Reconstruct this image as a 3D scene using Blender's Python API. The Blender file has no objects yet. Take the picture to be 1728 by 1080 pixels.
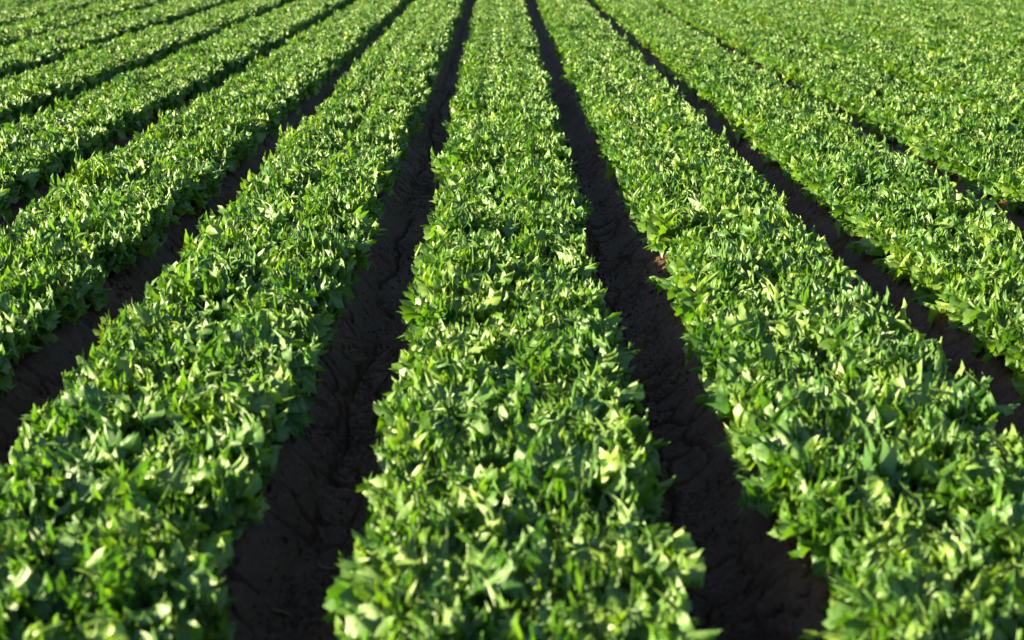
import bpy, math, random
import numpy as np
from mathutils import Matrix, Vector, Euler

# ------------------------------------------------------------------ camera, sky, sun, exposure
scene = bpy.context.scene
COL = scene.collection
R = math.radians

CAM_H = 1.715
PITCH = R(15.9)
YAW = R(-0.52)
LENS = 50.0
cam_data = bpy.data.cameras.new("camera")
cam_data.lens = LENS
cam_data.sensor_width = 36.0
cam_data.clip_start = 0.05
cam_data.clip_end = 3000.0
cam_data.dof.use_dof = True
cam_data.dof.focus_distance = 7.2
cam_data.dof.aperture_fstop = 2.9
cam_data.dof.aperture_blades = 9
cam = bpy.data.objects.new("camera", cam_data)
cam.location = (-0.05, 0.0, CAM_H)
cam.rotation_euler = (math.pi / 2 - PITCH, 0.0, YAW)
COL.objects.link(cam)
scene.camera = cam

SUN_EL = R(18.0)
SUN_BACK = R(13.0)          # the sun stands to the left, a little behind the camera
sun_dir = Vector((-math.cos(SUN_EL) * math.cos(SUN_BACK), -math.cos(SUN_EL) * math.sin(SUN_BACK), math.sin(SUN_EL)))

world = bpy.data.worlds.new("World")
scene.world = world
world.use_nodes = True
wn = world.node_tree
for n in list(wn.nodes):
    wn.nodes.remove(n)
sky = wn.nodes.new("ShaderNodeTexSky")
sky.sky_type = 'NISHITA'
sky.sun_disc = False
sky.sun_elevation = SUN_EL
sky.sun_rotation = math.atan2(sun_dir.x, sun_dir.y)
sky.air_density = 1.0
sky.dust_density = 0.6
sky.ozone_density = 1.4
bg = wn.nodes.new("ShaderNodeBackground")
bg.inputs["Strength"].default_value = 0.05
wo = wn.nodes.new("ShaderNodeOutputWorld")
wn.links.new(sky.outputs[0], bg.inputs[0])
wn.links.new(bg.outputs[0], wo.inputs[0])

sun_data = bpy.data.lights.new("sun", 'SUN')
sun_data.energy = 5.0
sun_data.angle = R(0.53)
sun_data.color = (1.0, 0.86, 0.53)
sun = bpy.data.objects.new("sun", sun_data)
sun.rotation_euler = sun_dir.to_track_quat('Z', 'Y').to_euler()
sun.location = (-20, -5, 12)
COL.objects.link(sun)

vs = scene.view_settings
vs.view_transform = 'Standard'
vs.look = 'None'
vs.exposure = 2.46
vs.gamma = 1.0
vs.use_curve_mapping = False
scene.cycles.max_bounces = 4
scene.cycles.use_adaptive_sampling = True
scene.cycles.adaptive_threshold = 0.02
scene.cycles.diffuse_bounces = 3
scene.cycles.glossy_bounces = 2
scene.cycles.transmission_bounces = 3
scene.cycles.use_denoising = True
scene.cycles.sample_clamp_indirect = 6.0

# ------------------------------------------------------------------ layout of the field
PITCH_BED = 1.02            # bed to bed; furrows lie at (k + 0.5) * PITCH_BED
ROW_OFF = 0.166             # two plant rows on each bed
FURROWS = np.array([(k + 0.5) * PITCH_BED for k in range(-24, 24)])
FURROWS[23] = -0.535        # the middle bed was drawn a little wider
FURROWS[24] = 0.502
FURROWS[22] = -1.57
SPACING = 0.29
BED_TOP = 0.16
rng = np.random.default_rng(11)
random.seed(11)


# ------------------------------------------------------------------ noise helpers
_T = np.random.default_rng(5).random((256, 256))
_TX = np.random.default_rng(6).random((256, 256))
_TY = np.random.default_rng(7).random((256, 256))


def noise2(x, y):
    """smooth value noise in -1..1"""
    xi = np.floor(x).astype(int); yi = np.floor(y).astype(int)
    fx = x - xi; fy = y - yi
    fx = fx * fx * (3 - 2 * fx); fy = fy * fy * (3 - 2 * fy)
    a = _T[xi & 255, yi & 255]; b = _T[(xi + 1) & 255, yi & 255]
    c = _T[xi & 255, (yi + 1) & 255]; d = _T[(xi + 1) & 255, (yi + 1) & 255]
    return 2 * ((a * (1 - fx) + b * fx) * (1 - fy) + (c * (1 - fx) + d * fx) * fy) - 1


def fbm(x, y, oct=4, gain=0.5):
    s = 0; a = 1.0
    for k in range(oct):
        s = s + a * noise2(x + 17.3 * k, y - 9.1 * k)
        x = x * 2.03; y = y * 2.03; a *= gain
    return s


def voronoi_edge(x, y):
    xi = np.floor(x).astype(int); yi = np.floor(y).astype(int)
    f1 = np.full(x.shape, 9.0); f2 = np.full(x.shape, 9.0)
    for dx in (-1, 0, 1):
        for dy in (-1, 0, 1):
            cx = xi + dx; cy = yi + dy
            px = cx + 0.1 + 0.8 * _TX[cx & 255, cy & 255]
            py = cy + 0.1 + 0.8 * _TY[cx & 255, cy & 255]
            d = np.hypot(px - x, py - y)
            nf2 = np.minimum(f2, np.maximum(f1, d))
            f1 = np.minimum(f1, d)
            f2 = nf2
    return f2 - f1


def smooth(a, b, x):
    t = np.clip((x - a) / (b - a), 0, 1)
    return t * t * (3 - 2 * t)


def soil_height(X, Y, detail=True):
    """height of the soil: furrows between raised beds, with cracked mud in the furrow"""
    k = np.argmin(np.abs(np.asarray(X)[..., None] - FURROWS), -1) if np.ndim(X) == 1 else np.broadcast_to(
        np.argmin(np.abs(X[:, :1, None] - FURROWS), -1), X.shape)
    wob = 0.012 * noise2(Y * 0.7 + 3.0, k * 7.7)
    sx = X - FURROWS[k] - wob                      # signed distance from the furrow centre
    k = k - 24.0
    u = np.abs(sx)
    z = 0.155 * smooth(0.015, 0.235, u) + 0.012 * smooth(0.2, 0.36, u)
    z = z + 0.010 * fbm(X * 3.1, Y * 2.3, 3) * smooth(0.03, 0.2, u)
    if detail:
        side = smooth(0.05, 0.16, u)
        # crumbly relief, drawn out slantwise where the water ran off the slope
        sl = fbm((X * 0.8 - Y * 0.55 * np.sign(sx)) * 34, (Y * 0.8 + X * 0.5) * 11, 3)
        z = z + 0.0065 * sl * (0.55 + 0.45 * side)
        z = z + 0.0030 * fbm(X * 60, Y * 60, 2) * smooth(0.1, 0.6, noise2(X * 5, Y * 3) + 0.35)
        # cracks between drying plates
        wx = X + 0.030 * fbm(X * 9, Y * 9, 3); wy = Y + 0.040 * fbm(X * 8 + 40, Y * 8, 3)
        e = voronoi_edge(wx / 0.12, wy / 0.155) * 0.06
        m = smooth(-0.25, 0.2, noise2(X * 5.5 + 20, Y * 3.7 + 9))
        z = z - 0.026 * m * (1 - smooth(0.0, 0.0075, e))
        z = z - 0.006 * m * (1 - smooth(0.0, 0.025, e))
        # smaller crack net
        e2 = voronoi_edge(wx / 0.05 + 31, wy / 0.075 + 5) * 0.025
        m2 = smooth(0.05, 0.4, noise2(X * 7 - 4, Y * 4 + 2))
        z = z - 0.010 * m2 * (1 - smooth(0.0, 0.005, e2))
        e3 = voronoi_edge(wx / 0.034 + 11, wy / 0.05 + 77) * 0.017
        m3 = smooth(0.0, 0.35, noise2(X * 6 + 31, Y * 3.3 - 8))
        z = z - 0.007 * m3 * (1 - smooth(0.0, 0.0042, e3))
        z = z + 0.0045 * np.maximum(0, fbm(X * 95, Y * 95, 2) - 0.25) * smooth(0.1, 0.5, noise2(X * 4 + 7, Y * 2.2))
        # one long crack wandering down every furrow
        lc = np.abs(sx + 0.045 + 0.035 * fbm(Y * 2.3 + k * 13, k * 3.3, 4))
        lm = smooth(-0.5, 0.0, noise2(Y * 1.3 + 5 * k, 4.4 + k))
        z = z - 0.030 * lm * (1 - smooth(0.0, 0.0085, lc)) - 0.004 * (1 - smooth(0, 0.03, lc))
    return z


# ------------------------------------------------------------------ materials
def new_mat(name):
    m = bpy.data.materials.new(name)
    m.use_nodes = True
    nt = m.node_tree
    for n in list(nt.nodes):
        nt.nodes.remove(n)
    out = nt.nodes.new("ShaderNodeOutputMaterial")
    return m, nt, out


def soil_material():
    m, nt, out = new_mat("damp_cracked_soil")
    N, L = nt.nodes, nt.links
    geo = N.new("ShaderNodeNewGeometry")
    n1 = N.new("ShaderNodeTexNoise"); n1.inputs["Scale"].default_value = 3.2; n1.inputs["Detail"].default_value = 4
    n2 = N.new("ShaderNodeTexNoise"); n2.inputs["Scale"].default_value = 70; n2.inputs["Detail"].default_value = 3
    L.new(geo.outputs["Position"], n1.inputs["Vector"]); L.new(geo.outputs["Position"], n2.inputs["Vector"])
    r1 = N.new("ShaderNodeValToRGB")
    r1.color_ramp.elements[0].position = 0.3; r1.color_ramp.elements[0].color = (0.050, 0.027, 0.0175, 1)
    r1.color_ramp.elements[1].position = 0.72; r1.color_ramp.elements[1].color = (0.085, 0.046, 0.029, 1)
    L.new(n1.outputs["Fac"], r1.inputs[0])
    mix = N.new("ShaderNodeMix"); mix.data_type = 'RGBA'; mix.blend_type = 'MULTIPLY'
    mix.inputs["Factor"].default_value = 0.6
    r2 = N.new("ShaderNodeValToRGB")
    r2.color_ramp.elements[0].position = 0.3; r2.color_ramp.elements[0].color = (0.55, 0.52, 0.5, 1)
    r2.color_ramp.elements[1].position = 0.7; r2.color_ramp.elements[1].color = (1.15, 1.12, 1.1, 1)
    L.new(n2.outputs["Fac"], r2.inputs[0])
    L.new(r1.outputs[0], mix.inputs["A"]); L.new(r2.outputs[0], mix.inputs["B"])
    p = N.new("ShaderNodeBsdfPrincipled")
    L.new(mix.outputs["Result"], p.inputs["Base Color"])
    p.inputs["Roughness"].default_value = 0.72
    p.inputs["Specular IOR Level"].default_value = 0.2
    n3 = N.new("ShaderNodeTexNoise"); n3.inputs["Scale"].default_value = 160; n3.inputs["Detail"].default_value = 3
    L.new(geo.outputs["Position"], n3.inputs["Vector"])
    mp = N.new("ShaderNodeMapping"); mp.inputs["Rotation"].default_value = (0, 0, R(38)); mp.inputs["Scale"].default_value = (1.0, 0.28, 1.0)
    L.new(geo.outputs["Position"], mp.inputs["Vector"])
    n4 = N.new("ShaderNodeTexNoise"); n4.inputs["Scale"].default_value = 75; n4.inputs["Detail"].default_value = 3   # slanting drag marks
    L.new(mp.outputs[0], n4.inputs["Vector"])
    b0 = N.new("ShaderNodeBump"); b0.inputs["Strength"].default_value = 0.5; b0.inputs["Distance"].default_value = 0.012
    L.new(n4.outputs["Fac"], b0.inputs["Height"])
    b = N.new("ShaderNodeBump"); b.inputs["Strength"].default_value = 0.7; b.inputs["Distance"].default_value = 0.006
    L.new(n3.outputs["Fac"], b.inputs["Height"]); L.new(b0.outputs[0], b.inputs["Normal"])
    L.new(b.outputs[0], p.inputs["Normal"])
    L.new(p.outputs[0], out.inputs[0])
    return m


def leaf_material():
    m, nt, out = new_mat("lettuce_leaf")
    N, L = nt.nodes, nt.links
    at = N.new("ShaderNodeAttribute"); at.attribute_name = "leafvar"      # x: distance to margin, y: vein, z: leaf shade
    sep = N.new("ShaderNodeSeparateXYZ"); L.new(at.outputs["Vector"], sep.inputs[0])
    oi = N.new("ShaderNodeObjectInfo")
    add = N.new("ShaderNodeMath"); add.operation = 'ADD'
    L.new(oi.outputs["Random"], add.inputs[0]); L.new(sep.outputs["Z"], add.inputs[1])
    fr = N.new("ShaderNodeMath"); fr.operation = 'FRACT'; L.new(add.outputs[0], fr.inputs[0])
    ramp = N.new("ShaderNodeValToRGB")                                     # leaf to leaf colour
    e = ramp.color_ramp.elements
    e[0].position = 0.0; e[0].color = (0.046, 0.132, 0.022, 1)
    e[1].position = 1.0; e[1].color = (0.155, 0.250, 0.030, 1)
    x = e.new(0.45); x.color = (0.078, 0.176, 0.026, 1)
    x = e.new(0.85); x.color = (0.116, 0.214, 0.030, 1)
    L.new(fr.outputs[0], ramp.inputs[0])
    # towards the frilled margin the green is deeper, towards the rib paler
    rampm = N.new("ShaderNodeValToRGB")
    rampm.color_ramp.elements[0].position = 0.15; rampm.color_ramp.elements[0].color = (1.35, 1.25, 1.4, 1)
    rampm.color_ramp.elements[1].position = 0.8; rampm.color_ramp.elements[1].color = (1.0, 1.0, 1.0, 1)
    L.new(sep.outputs["X"], rampm.inputs[0])
    mul = N.new("ShaderNodeMix"); mul.data_type = 'RGBA'; mul.blend_type = 'MULTIPLY'; mul.inputs["Factor"].default_value = 1
    L.new(ramp.outputs[0], mul.inputs["A"]); L.new(rampm.outputs[0], mul.inputs["B"])
    vein = N.new("ShaderNodeMix"); vein.data_type = 'RGBA'
    vf = N.new("ShaderNodeMath"); vf.operation = 'MULTIPLY'; vf.inputs[1].default_value = 0.55
    L.new(sep.outputs["Y"], vf.inputs[0]); L.new(vf.outputs[0], vein.inputs["Factor"])
    L.new(mul.outputs["Result"], vein.inputs["A"]); vein.inputs["B"].default_value = (0.30, 0.42, 0.14, 1)
    tc = N.new("ShaderNodeTexCoord")
    nz = N.new("ShaderNodeTexNoise"); nz.inputs["Scale"].default_value = 55; nz.inputs["Detail"].default_value = 1
    L.new(tc.outputs["Object"], nz.inputs["Vector"])
    bump = N.new("ShaderNodeBump"); bump.inputs["Strength"].default_value = 0.5; bump.inputs["Distance"].default_value = 0.006
    L.new(nz.outputs["Fac"], bump.inputs["Height"])
    p = N.new("ShaderNodeBsdfPrincipled")
    L.new(vein.outputs["Result"], p.inputs["Base Color"])
    p.inputs["Roughness"].default_value = 0.5
    p.inputs["Specular IOR Level"].default_value = 0.75
    L.new(bump.outputs[0], p.inputs["Normal"])
    tr = N.new("ShaderNodeBsdfTranslucent")
    tcol = N.new("ShaderNodeMix"); tcol.data_type = 'RGBA'; tcol.blend_type = 'MULTIPLY'; tcol.inputs["Factor"].default_value = 1
    L.new(vein.outputs["Result"], tcol.inputs["A"]); tcol.inputs["B"].default_value = (1.6, 1.75, 0.18, 1)
    L.new(tcol.outputs["Result"], tr.inputs["Color"])
    mx = N.new("ShaderNodeMixShader"); mx.inputs[0].default_value = 0.35
    L.new(p.outputs[0], mx.inputs[1]); L.new(tr.outputs[0], mx.inputs[2])
    L.new(mx.outputs[0], out.inputs[0])
    return m


SOIL = soil_material()
LEAF = leaf_material()


def mesh_from(name, verts, faces, mat, smooth_shade=True, leafvar=None):
    """verts (n,3), faces (m,k) arrays"""
    me = bpy.data.meshes.new(name)
    verts = np.asarray(verts, dtype=np.float32); faces = np.asarray(faces, dtype=np.int32)
    nf, k = faces.shape
    me.vertices.add(len(verts)); me.vertices.foreach_set("co", verts.ravel())
    me.loops.add(nf * k); me.loops.foreach_set("vertex_index", faces.ravel())
    me.polygons.add(nf); me.polygons.foreach_set("loop_start", np.arange(0, nf * k, k, dtype=np.int32))
    me.polygons.foreach_set("use_smooth", np.full(nf, smooth_shade))
    if leafvar is not None:
        a = me.attributes.new("leafvar", 'FLOAT_VECTOR', 'POINT')
        a.data.foreach_set("vector", np.asarray(leafvar, dtype=np.float32).ravel())
    me.update(calc_edges=True)
    me.materials.append(mat)
    return me


def link(name, data, parent=None, **props):
    o = bpy.data.objects.new(name, data)
    COL.objects.link(o)
    if parent is not None:
        o.parent = parent
    for k, v in props.items():
        o[k] = v
    return o


# ------------------------------------------------------------------ the ground
def grid_mesh(name, xs, ys, zfun):
    X, Y = np.meshgrid(xs, ys, indexing='ij')
    Z = zfun(X, Y)
    v = np.stack([X, Y, Z], -1).reshape(-1, 3)
    nx, ny = len(xs), len(ys)
    i, j = np.meshgrid(np.arange(nx - 1), np.arange(ny - 1), indexing='ij')
    a = (i * ny + j).ravel()
    f = np.stack([a, a + ny, a + ny + 1, a + 1], -1)
    return mesh_from(name, v, f, SOIL)


def x_lines(k0, k1, step):
    xs = []
    for k in range(k0, k1 + 1):
        c, lo, hi = FURROWS[k + 24], FURROWS[k + 23], FURROWS[k + 25]
        st = step(k)
        xs += [(lo + c) / 2] + list(np.linspace((lo + c) / 2, c - 0.26, 5)[1:-1])
        xs += list(np.linspace(c - 0.26, c + 0.26, int(round(0.52 / st)) + 1)) + list(np.linspace(c + 0.26, (c + hi) / 2, 5)[1:-1])
    xs.append((FURROWS[k1 + 24] + FURROWS[k1 + 25]) / 2)
    return np.array(xs)


def y_lines(rate, least):
    ys = [1.4]
    while ys[-1] < 15:
        ys.append(ys[-1] + max(least, rate * ys[-1]))
    while ys[-1] < 70:
        ys.append(ys[-1] + 0.012 * ys[-1])
    return np.array([-6.0, -4, -3, -2, -1, 0, 0.5, 1.0, 1.2] + ys)


G = dict(kind="structure", category="soil")
link("ground", grid_mesh("ground", x_lines(-2, 1, lambda k: 0.0042 if k in (-1, 0) else 0.008), y_lines(0.0019, 0.0045), soil_height),
     label="dark damp cracked soil of the furrows beside the middle bed", **G)
for k0, k1, lab in ((-22, -3, "dark soil of the furrows and beds on the left"), (2, 21, "dark soil of the furrows and beds on the right")):
    link("ground", grid_mesh("ground", x_lines(k0, k1, lambda k: 0.026), y_lines(0.006, 0.02), soil_height), label=lab, **G)
flat = link("terrain", grid_mesh("terrain", np.linspace(-900, 900, 10), np.linspace(-900, 900, 10), lambda X, Y: 0 * X - 0.06),
            kind="structure", label="bare dark field stretching beyond the beds", category="field")


# ------------------------------------------------------------------ lettuce leaves
def leaf_arrays(L, W, th0, th1, rs, lobes=9, ruffle=1.0):
    """A frilled leaf: base at the origin, growing out along +x and up +z, th = lean from upright.
    The margin is cut into lobes, each with three teeth, and every lobe curls its own way."""
    cut = np.linspace(0, 1, lobes + 1)
    cut[1:-1] += rs.uniform(-0.28, 0.28, lobes - 1) / lobes
    ph, rad, cur, twi = [], [], [], []
    for a, b in zip(cut[:-1], cut[1:]):
        deep = rs.uniform(0.10, 0.26)
        up = rs.normal(0.15, 0.12)
        lean = rs.uniform(-0.1, 0.1)
        x = np.array([0.0, 0.13, 0.22, 0.36, 0.44, 0.54 + 0.5 * lean, 0.68, 0.76, 0.88])
        env = np.array([0.0, 0.62, 0.42, 0.92, 0.70, 1.12, 0.62, 0.76, 0.30]) * rs.uniform(0.85, 1.15, 9)
        ph.append(a + (b - a) * x); rad.append(deep * (env - 0.55))
        cur.append(up * env ** 1.3 - 0.03); twi.append(rs.normal(0, 0.05) * np.sin(2 * math.pi * x))
    ph = np.r_[np.concatenate(ph), 1.0]; rad = np.r_[np.concatenate(rad), -0.05]
    cur = np.r_[np.concatenate(cur), 0.0]; twi = np.r_[np.concatenate(twi), 0.0]
    phi0 = (ph * 2 - 1) * R(88)
    base = np.cos(phi0 * 0.985) ** 0.5
    calm = 0.35 + 0.65 * np.cos(phi0)                                 # the frill dies away towards the stalk
    cur = cur * calm; twi = twi * calm
    Rm = L * 0.94 * base * (1 + 0.09 * np.sin(ph * 2 * math.pi * rs.uniform(2.5, 4.5) + rs.uniform(0, 6)))
    n1 = rs.uniform(2.2, 3.2); n2 = rs.uniform(6.0, 8.5); n3 = rs.uniform(13, 17)
    w1 = np.sin(ph * 2 * math.pi * n1 + rs.uniform(0, 6))
    p2 = ph * 2 * math.pi * n2 + rs.uniform(0, 6) + 1.3 * np.sin(ph * 7 + rs.uniform(0, 6))
    p3 = ph * 2 * math.pi * n3 + rs.uniform(0, 6) + 1.5 * np.sin(ph * 11 + rs.uniform(0, 6))
    jit = rs.normal(0, 1, len(ph))
    rho = np.array([0.08, 0.32, 0.52, 0.67, 0.78, 0.86, 0.93, 1.0])
    V, A = [], []
    bend = rs.uniform(-0.22, 0.22)
    cup = rs.uniform(0.0, 0.6)
    tone = rs.random()
    for r in rho:
        t = max(0.0, (r - 0.72) / 0.28)
        # the margin is too long for the blade: it buckles into folds that lean over one another
        phi = phi0 + (0.075 * np.cos(p2) * r ** 4.5 + 0.045 * np.cos(p3) * r ** 7) * np.cos(phi0 * 0.98)
        rr = Rm * (r + rad * max(0.0, (r - 0.70) / 0.30))
        rr = rr * (1 - 0.8 * np.clip(cur, 0, 1) * t * t)
        p = rr * np.cos(phi)
        q = rr * np.sin(phi) * W
        z = ruffle * L * (0.050 * w1 * r ** 2 + (0.105 * np.sin(p2) * r ** 4 + 0.060 * np.sin(p3) * r ** 7) * calm)
        z = z + ruffle * L * (cur * t ** 1.2 + twi * t + 0.010 * jit * t)
        z = z + 0.006 * L * np.cos(phi0 * 13) * r * (1 - r)           # ribs fanning out
        z = z + cup * q * q / L * 0.4
        q = q + bend * p * p / L * 0.6
        s = np.clip(p / L, -0.1, 1.25)
        ss = np.linspace(0, 1, 13)[None, :] * s[:, None]              # walk the midrib curve
        th = th0 + (th1 - th0) * np.clip(ss, 0, 1.25) ** 1.2
        cx = np.trapz(np.sin(th), ss, axis=1) * L
        cz = np.trapz(np.cos(th), ss, axis=1) * L
        the = th[:, -1]
        V.append(np.stack([cx - z * np.cos(the), q, cz + z * np.sin(the)], -1))
        vein = np.clip(1 - np.abs(q) / (0.007 + 0.006 * (1 - r)), 0, 1) * (1 - r) ** 0.5
        side_vein = 0.6 * np.clip((np.cos(phi0 * 11) - 0.72) / 0.28, 0, 1) * (1 - r) ** 0.4 * min(1.0, r * 2)
        vein = np.maximum(vein, side_vein)
        A.append(np.stack([np.full(len(ph), r), vein, np.full(len(ph), tone)], -1))
    n = len(ph); m = len(rho)
    V = np.concatenate(V); A = np.concatenate(A)
    i, j = np.meshgrid(np.arange(m - 1), np.arange(n - 1), indexing='ij')
    a = (i * n + j).ravel()
    F = np.stack([a, a + 1, a + n + 1, a + n], -1)
    return V, F, A


KINDS = {   # length, width factor, lean at base, lean at tip
    "inner": (0.122, 0.82, R(8), R(66)),
    "middle": (0.164, 0.90, R(24), R(96)),
    "outer": (0.186, 0.86, R(38), R(100)),
    "low": (0.182, 0.82, R(58), R(108)),
}
leaf_src, leaf_mesh = {}, {}
for ki, (kind, (L_, W_, a0, a1)) in enumerate(KINDS.items()):
    leaf_src[kind], leaf_mesh[kind] = [], []
    for v in range(8):
        rs = np.random.default_rng(ki * 100 + v)
        arr = leaf_arrays(L_ * rs.uniform(0.94, 1.06), W_ * rs.uniform(0.9, 1.12), a0 + R(rs.uniform(-6, 6)), a1 + R(rs.uniform(-10, 12)), rs,
                          lobes=int(rs.integers(15, 21)), ruffle=rs.uniform(0.85, 1.2))
        leaf_src[kind].append(arr)
        leaf_mesh[kind].append(mesh_from("leaf_" + kind, *arr[:2], LEAF, True, arr[2]))


def leaf_plan(rs):
    """kind, variant, azimuth, tilt, scale, z for the outer leaves of one plant"""
    plan = []
    n = {"low": 5, "outer": 9, "middle": 7}
    az = rs.uniform(0, 2 * math.pi)
    for kind in ("low", "outer", "middle"):
        for i in range(n[kind]):
            az += R(137.5) + rs.uniform(-0.3, 0.3)
            plan.append((kind, int(rs.integers(0, 8)), az, rs.uniform(-0.08, 0.16), rs.uniform(-0.2, 0.2), rs.uniform(0.84, 1.06),
                         {"low": 0.012, "outer": 0.025, "middle": 0.035}[kind] + rs.uniform(0, 0.012)))
    return plan


def leaf_matrix(az, tilt, roll, sc, z):
    r = 0.012
    return Matrix.Translation((r * math.cos(az), r * math.sin(az), z)) @ Matrix.Rotation(az, 4, 'Z') @ Matrix.Rotation(tilt, 4, 'Y') @ Matrix.Rotation(roll, 4, 'X') @ Matrix.Scale(sc, 4)


def join(items, name):
    Vs, Fs, As, off = [], [], [], 0
    for (V, F, A), M in items:
        M = np.array(M)
        Vs.append(V @ M[:3, :3].T + M[:3, 3]); Fs.append(F + off)
        A = A.copy(); A[:, 2] = random.random(); As.append(A)
        off += len(V)
    return mesh_from(name, np.concatenate(Vs), np.concatenate(Fs), LEAF, True, np.concatenate(As))


def heart_items(rs):
    its = []
    for i in range(8):
        az = i * R(137.5) + rs.uniform(-0.3, 0.3)
        its.append((leaf_src["inner"][int(rs.integers(0, 8))], leaf_matrix(az, rs.uniform(-0.12, 0.18), rs.uniform(-0.2, 0.2), rs.uniform(0.7, 1.1), 0.045 + rs.uniform(0, 0.025))))
    return its


hearts = [join(heart_items(np.random.default_rng(70 + i)), "heart") for i in range(6)]

# ------------------------------------------------------------------ where the plants stand
RES = (1728, 1080)
FPX = LENS / 36.0 * RES[0]
cam_m = Matrix.Translation(cam.location) @ cam.rotation_euler.to_matrix().to_4x4()
cam_inv = cam_m.inverted()


def project(p):
    q = cam_inv @ Vector(p)
    d = -q.z
    if d < 0.2:
        return None
    return RES[0] / 2 + FPX * q.x / d, RES[1] / 2 - FPX * q.y / d, d


plants = []          # bed, row side, x, y, z, rotation, scale
for bed in range(-16, 17):
    for side in (-1, 1):
        y = 0.4 + rng.uniform(0, SPACING)
        while y < 46:
            fa, fb = FURROWS[bed + 23], FURROWS[bed + 24]
            x = (fa + fb) / 2 + side * (ROW_OFF + {0: 0.006, 1: 0.012, -1: 0.004, -2: 0.006}.get(bed, -0.006)) * (fb - fa) / PITCH_BED + rng.normal(0, 0.009)
            sc = float(np.clip(rng.normal(1.27, 0.075), 1.02, 1.42) * (1 + 0.045 * noise2(np.array([y * 0.9 + side * 31.0]), np.array([bed * 5.3]))[0]))
            if abs(bed) > 1:
                sc *= 0.97
            if rng.random() < 0.012:
                sc *= 0.8
            yy = y + rng.normal(0, 0.02)
            for gx, gy in ((0.80, 3.09), (0.80, 6.18), (-1.85, 6.1)):       # bare spots on the bed shoulder
                if abs(x - gx) < 0.15 and abs(yy - gy) < 0.17:
                    x += 0.075 * np.sign(bed); sc *= 0.86
            plants.append([bed, side, x, yy, 0.0, rng.uniform(0, 6.283), sc])
            y += SPACING * rng.uniform(0.93, 1.07)
P = np.array([p[2:4] for p in plants])
for p, z in zip(plants, soil_height(P[:, 0], P[:, 1], False)):
    p[4] = float(z) - 0.012

vis = []
for idx, p in enumerate(plants):
    pr = project((p[2], p[3], p[4] + 0.16))
    if pr is None:
        continue
    rad = 0.13 * FPX / pr[2]
    if -rad < pr[0] < RES[0] + rad and -rad < pr[1] < RES[1] + rad:
        vis.append((pr[2], idx))
vis.sort()
NEAR = [i for d, i in vis[:300]]
near_set = set(NEAR)

ORD = ("first second third fourth fifth sixth seventh eighth ninth tenth eleventh twelfth thirteenth fourteenth fifteenth sixteenth seventeenth eighteenth nineteenth "
       "twentieth").split()
ORD += ["twenty-" + w for w in ORD[:9]] + ["thirtieth"] + ["thirty-" + w for w in ORD[:9]] + ["fortieth"] + ["forty-" + w for w in ORD[:9]]
BED = {0: "the middle bed"}
for i in range(1, 9):
    w = ["first", "second", "third", "fourth", "fifth", "sixth", "seventh", "eighth"][i - 1]
    BED[-i] = w + " bed left of middle"
    BED[i] = w + " bed right of middle"

rows = {}
for i in NEAR:
    rows.setdefault((plants[i][0], plants[i][1]), []).append(i)
for key in rows:
    rows[key].sort(key=lambda i: plants[i][3])

# ------------------------------------------------------------------ the 300 lettuces that show largest, leaf by leaf
for (bed, side), ids in sorted(rows.items()):
    for n, i in enumerate(ids):
        _, _, x, y, z, rot, sc = plants[i]
        rs = np.random.default_rng(1000 + i)
        label = "curly green lettuce, %s from bottom in %s row of %s" % (ORD[n], "left" if side < 0 else "right", BED[bed])
        root = link("lettuce_plant", None, label=label, category="lettuce", group="lettuces planted in double rows on the near beds")
        root.empty_display_size = 0.05
        root.matrix_world = Matrix.Translation((x, y, z)) @ Matrix.Rotation(rot, 4, 'Z') @ Matrix.Rotation(rs.uniform(-0.08, 0.08), 4, 'X') @ Matrix.Scale(sc, 4)
        h = link("heart", hearts[int(rs.integers(0, len(hearts)))], root, kind="stuff")
        for kind, v, az, tilt, roll, s, lz in leaf_plan(rs):
            o = link("leaf", leaf_mesh[kind][v], root)
            o.matrix_basis = leaf_matrix(az, tilt, roll, s, lz)

# ------------------------------------------------------------------ all other lettuces: one mass of foliage
src_col = bpy.data.collections.new("lettuce_sources")
NVAR = 7
for v in range(NVAR):
    rs = np.random.default_rng(300 + v)
    items = heart_items(rs) + [(leaf_src[kind][k], leaf_matrix(az, tilt, roll, s, lz)) for kind, k, az, tilt, roll, s, lz in leaf_plan(rs)]
    o = bpy.data.objects.new("lettuce_source_%02d" % v, join(items, "lettuce_source"))
    src_col.objects.link(o)

rest = [p for i, p in enumerate(plants) if i not in near_set]
pm = bpy.data.meshes.new("lettuce_field")
pm.vertices.add(len(rest))
pm.vertices.foreach_set("co", np.array([[p[2], p[3], p[4]] for p in rest], dtype=np.float32).ravel())
a = pm.attributes.new("turn", 'FLOAT_VECTOR', 'POINT')
a.data.foreach_set("vector", np.array([[rng.uniform(-.08, .08), rng.uniform(-.08, .08), p[5]] for p in rest], dtype=np.float32).ravel())
a = pm.attributes.new("size", 'FLOAT', 'POINT')
a.data.foreach_set("value", np.array([p[6] for p in rest], dtype=np.float32))
a = pm.attributes.new("pick", 'INT', 'POINT')
a.data.foreach_set("value", rng.integers(0, NVAR, len(rest)).astype(np.int32))
crop = link("lettuce_field", pm, kind="stuff", label="mass of curly green lettuces covering the beds towards the far edge", category="lettuce")

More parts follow.
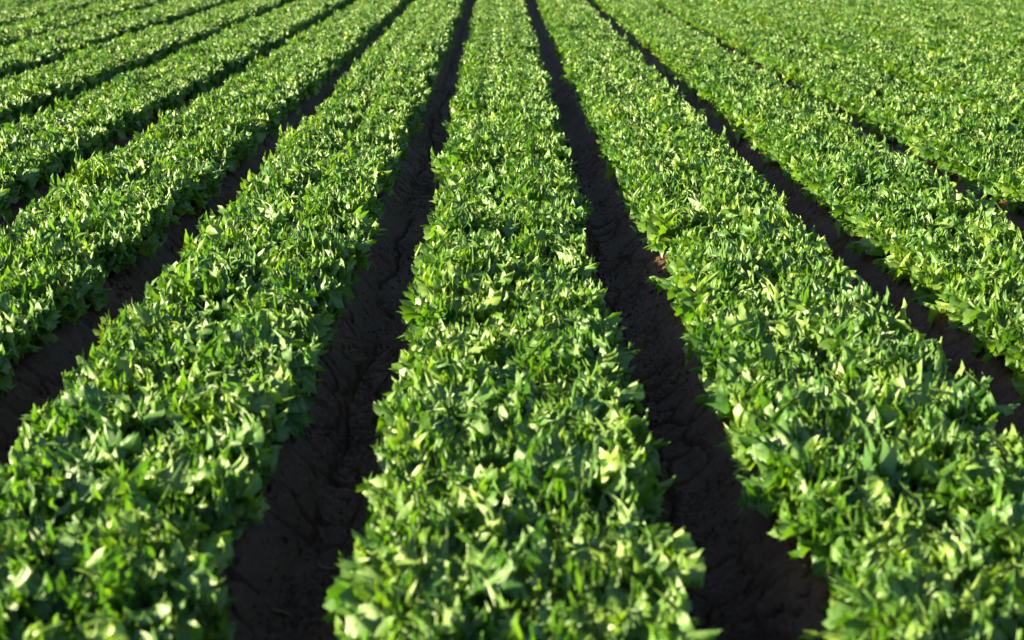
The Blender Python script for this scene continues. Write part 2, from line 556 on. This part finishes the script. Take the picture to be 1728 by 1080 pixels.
ng = bpy.data.node_groups.new("plant_lettuces", 'GeometryNodeTree')
ng.interface.new_socket("Geometry", in_out='INPUT', socket_type='NodeSocketGeometry')
ng.interface.new_socket("Geometry", in_out='OUTPUT', socket_type='NodeSocketGeometry')
gi = ng.nodes.new("NodeGroupInput"); go = ng.nodes.new("NodeGroupOutput")
ci = ng.nodes.new("GeometryNodeCollectionInfo")
ci.inputs["Collection"].default_value = src_col
ci.inputs["Separate Children"].default_value = True
ci.inputs["Reset Children"].default_value = True
iop = ng.nodes.new("GeometryNodeInstanceOnPoints")
iop.inputs["Pick Instance"].default_value = True


def named(name, t):
    n = ng.nodes.new("GeometryNodeInputNamedAttribute")
    n.data_type = t
    n.inputs["Name"].default_value = name
    return n.outputs["Attribute"]


ng.links.new(gi.outputs[0], iop.inputs["Points"])
ng.links.new(ci.outputs[0], iop.inputs["Instance"])
ng.links.new(named("pick", 'INT'), iop.inputs["Instance Index"])
e2r = ng.nodes.new("FunctionNodeEulerToRotation")
ng.links.new(named("turn", 'FLOAT_VECTOR'), e2r.inputs[0])
ng.links.new(e2r.outputs[0], iop.inputs["Rotation"])
ng.links.new(named("size", 'FLOAT'), iop.inputs["Scale"])
ng.links.new(iop.outputs[0], go.inputs[0])
md = crop.modifiers.new("plants", 'NODES')
md.node_group = ng


# ------------------------------------------------------------------ clods on the bed shoulders, dry stems in the furrow
def clod_mesh(seed):
    rs = np.random.default_rng(seed)
    import bmesh
    bm = bmesh.new()
    bmesh.ops.create_icosphere(bm, subdivisions=3, radius=1.0)
    ax = rs.uniform(0.7, 1.25, 3)
    off = rs.uniform(0, 50, 3)
    for v in bm.verts:
        c = v.co
        d = 1 + 0.24 * float(noise2(np.array([c.x * 1.7 + off[0] + c.z]), np.array([c.y * 1.7 + off[1] - c.z]))[0]) \
            + 0.12 * float(noise2(np.array([c.x * 4.5 + off[2] - c.z * 2]), np.array([c.y * 4.5 + c.z * 3.0]))[0])
        v.co = Vector((c.x * ax[0], c.y * ax[1], c.z * ax[2] * 0.75)) * d
    me = bpy.data.meshes.new("soil_clod")
    bm.to_mesh(me); bm.free()
    me.materials.append(SOIL)
    return me


CLODS = [clod_mesh(i) for i in range(6)]
spots = [(0.665, 3.06, 9, "small brown soil clod on the crumbled bed shoulder by the bottom right furrow", "crumbled clods at the near bottom"),
         (0.675, 6.18, 8, "small reddish soil clod on bed shoulder halfway up the furrow right of middle", "crumbled clods halfway up"),
         (-1.74, 6.1, 8, "small dark soil clod under the leaves beside second furrow left of middle", "clods beside the left furrow")]
crs = np.random.default_rng(8)
for cx, cy, n, lab, grp in spots:
    for i in range(n):
        x = cx + crs.normal(0, 0.028); y = cy + crs.normal(0, 0.07)
        r = crs.uniform(0.008, 0.02)
        o = link("soil_clod", CLODS[int(crs.integers(0, 6))], label=lab, category="clod", group=grp)
        o.location = (x, y, float(soil_height(np.array([x]), np.array([y]))[0]) + 0.4 * r)
        o.rotation_euler = (crs.uniform(-.5, .5), crs.uniform(-.5, .5), crs.uniform(0, 6.28))
        o.scale = (r, r, r)

straw, nt, out = new_mat("dry_straw")
pb = nt.nodes.new("ShaderNodeBsdfPrincipled")
nzs = nt.nodes.new("ShaderNodeTexNoise"); nzs.inputs["Scale"].default_value = 60
rps = nt.nodes.new("ShaderNodeValToRGB")
rps.color_ramp.elements[0].color = (0.10, 0.065, 0.045, 1); rps.color_ramp.elements[1].color = (0.20, 0.135, 0.09, 1)
nt.links.new(nzs.outputs["Fac"], rps.inputs[0]); nt.links.new(rps.outputs[0], pb.inputs["Base Color"])
pb.inputs["Roughness"].default_value = 0.8
nt.links.new(pb.outputs[0], out.inputs[0])


def stem(x, y, ang, length, rad, lab):
    rs = np.random.default_rng(int(abs(x * 1000) + y * 100))
    n, k = 9, 6
    V = []
    for i in range(n):
        t = i / (n - 1)
        px = x + math.cos(ang) * (t - 0.5) * length + 0.004 * math.sin(t * 5 + x * 40)
        py = y + math.sin(ang) * (t - 0.5) * length + 0.005 * math.cos(t * 4 + y * 9)
        pz = float(soil_height(np.array([px]), np.array([py]), False)[0]) + rad * 1.2
        r = rad * (1 - 0.45 * t) * rs.uniform(0.85, 1.1)
        for j in range(k):
            a = 2 * math.pi * j / k
            V.append((px - math.sin(ang) * math.cos(a) * r, py + math.cos(ang) * math.cos(a) * r, pz + math.sin(a) * r))
    F = [(i * k + j, i * k + (j + 1) % k, (i + 1) * k + (j + 1) % k, (i + 1) * k + j) for i in range(n - 1) for j in range(k)]
    o = link("dry_stem", mesh_from("dry_stem", V, F, straw), label=lab, category="stem", group="dry stems in the furrow")


stem(-0.60, 3.25, 0.5, 0.06, 0.0045, "short dry brown stem on the mud near the bottom, left furrow")
stem(-0.50, 3.53, 2.5, 0.11, 0.004, "long dry brown stem slanting across the mud in left furrow")
stem(-0.47, 3.40, 0.25, 0.08, 0.0035, "thin dry stem against the middle bed's foot in left furrow")


# ------------------------------------------------------------------ loose crumbs of soil strewn over the two near furrows
def crumbs(n, seed):
    rs = np.random.default_rng(seed)
    g = (1 + 5 ** 0.5) / 2
    ico = np.array([(-1, g, 0), (1, g, 0), (-1, -g, 0), (1, -g, 0), (0, -1, g), (0, 1, g), (0, -1, -g), (0, 1, -g), (g, 0, -1), (g, 0, 1), (-g, 0, -1), (-g, 0, 1)]) / 1.9
    tri = np.array([(0, 11, 5), (0, 5, 1), (0, 1, 7), (0, 7, 10), (0, 10, 11), (1, 5, 9), (5, 11, 4), (11, 10, 2), (10, 7, 6), (7, 1, 8),
                    (3, 9, 4), (3, 4, 2), (3, 2, 6), (3, 6, 8), (3, 8, 9), (4, 9, 5), (2, 4, 11), (6, 2, 10), (8, 6, 7), (9, 8, 1)])
    f = FURROWS[rs.choice([22, 23, 23, 24, 24, 25], n)]
    x = f + rs.normal(0, 0.10, n)
    y = 2.0 + 9.0 * rs.random(n) ** 1.7
    keep = noise2(x * 7 + 3, y * 4.0) + rs.uniform(-0.5, 0.5, n) > -0.05
    x, y = x[keep], y[keep]
    n = len(x)
    r = np.clip(rs.lognormal(math.log(0.0030), 0.5, n), 0.0013, 0.011)
    z = soil_height(x, y) + r * 0.3
    sh = ico[None] * rs.uniform(0.65, 1.3, (n, 12, 1)) * rs.uniform(0.7, 1.3, (n, 1, 3)) * r[:, None, None]
    V = sh + np.stack([x, y, z], -1)[:, None, :]
    F = tri[None] + (np.arange(n) * 12)[:, None, None]
    return mesh_from("soil_crumbs", V.reshape(-1, 3), F.reshape(-1, 3), SOIL, False)


link("soil_crumbs", crumbs(15000, 4), kind="stuff", label="loose dark crumbs of soil strewn along the near furrows", category="soil")
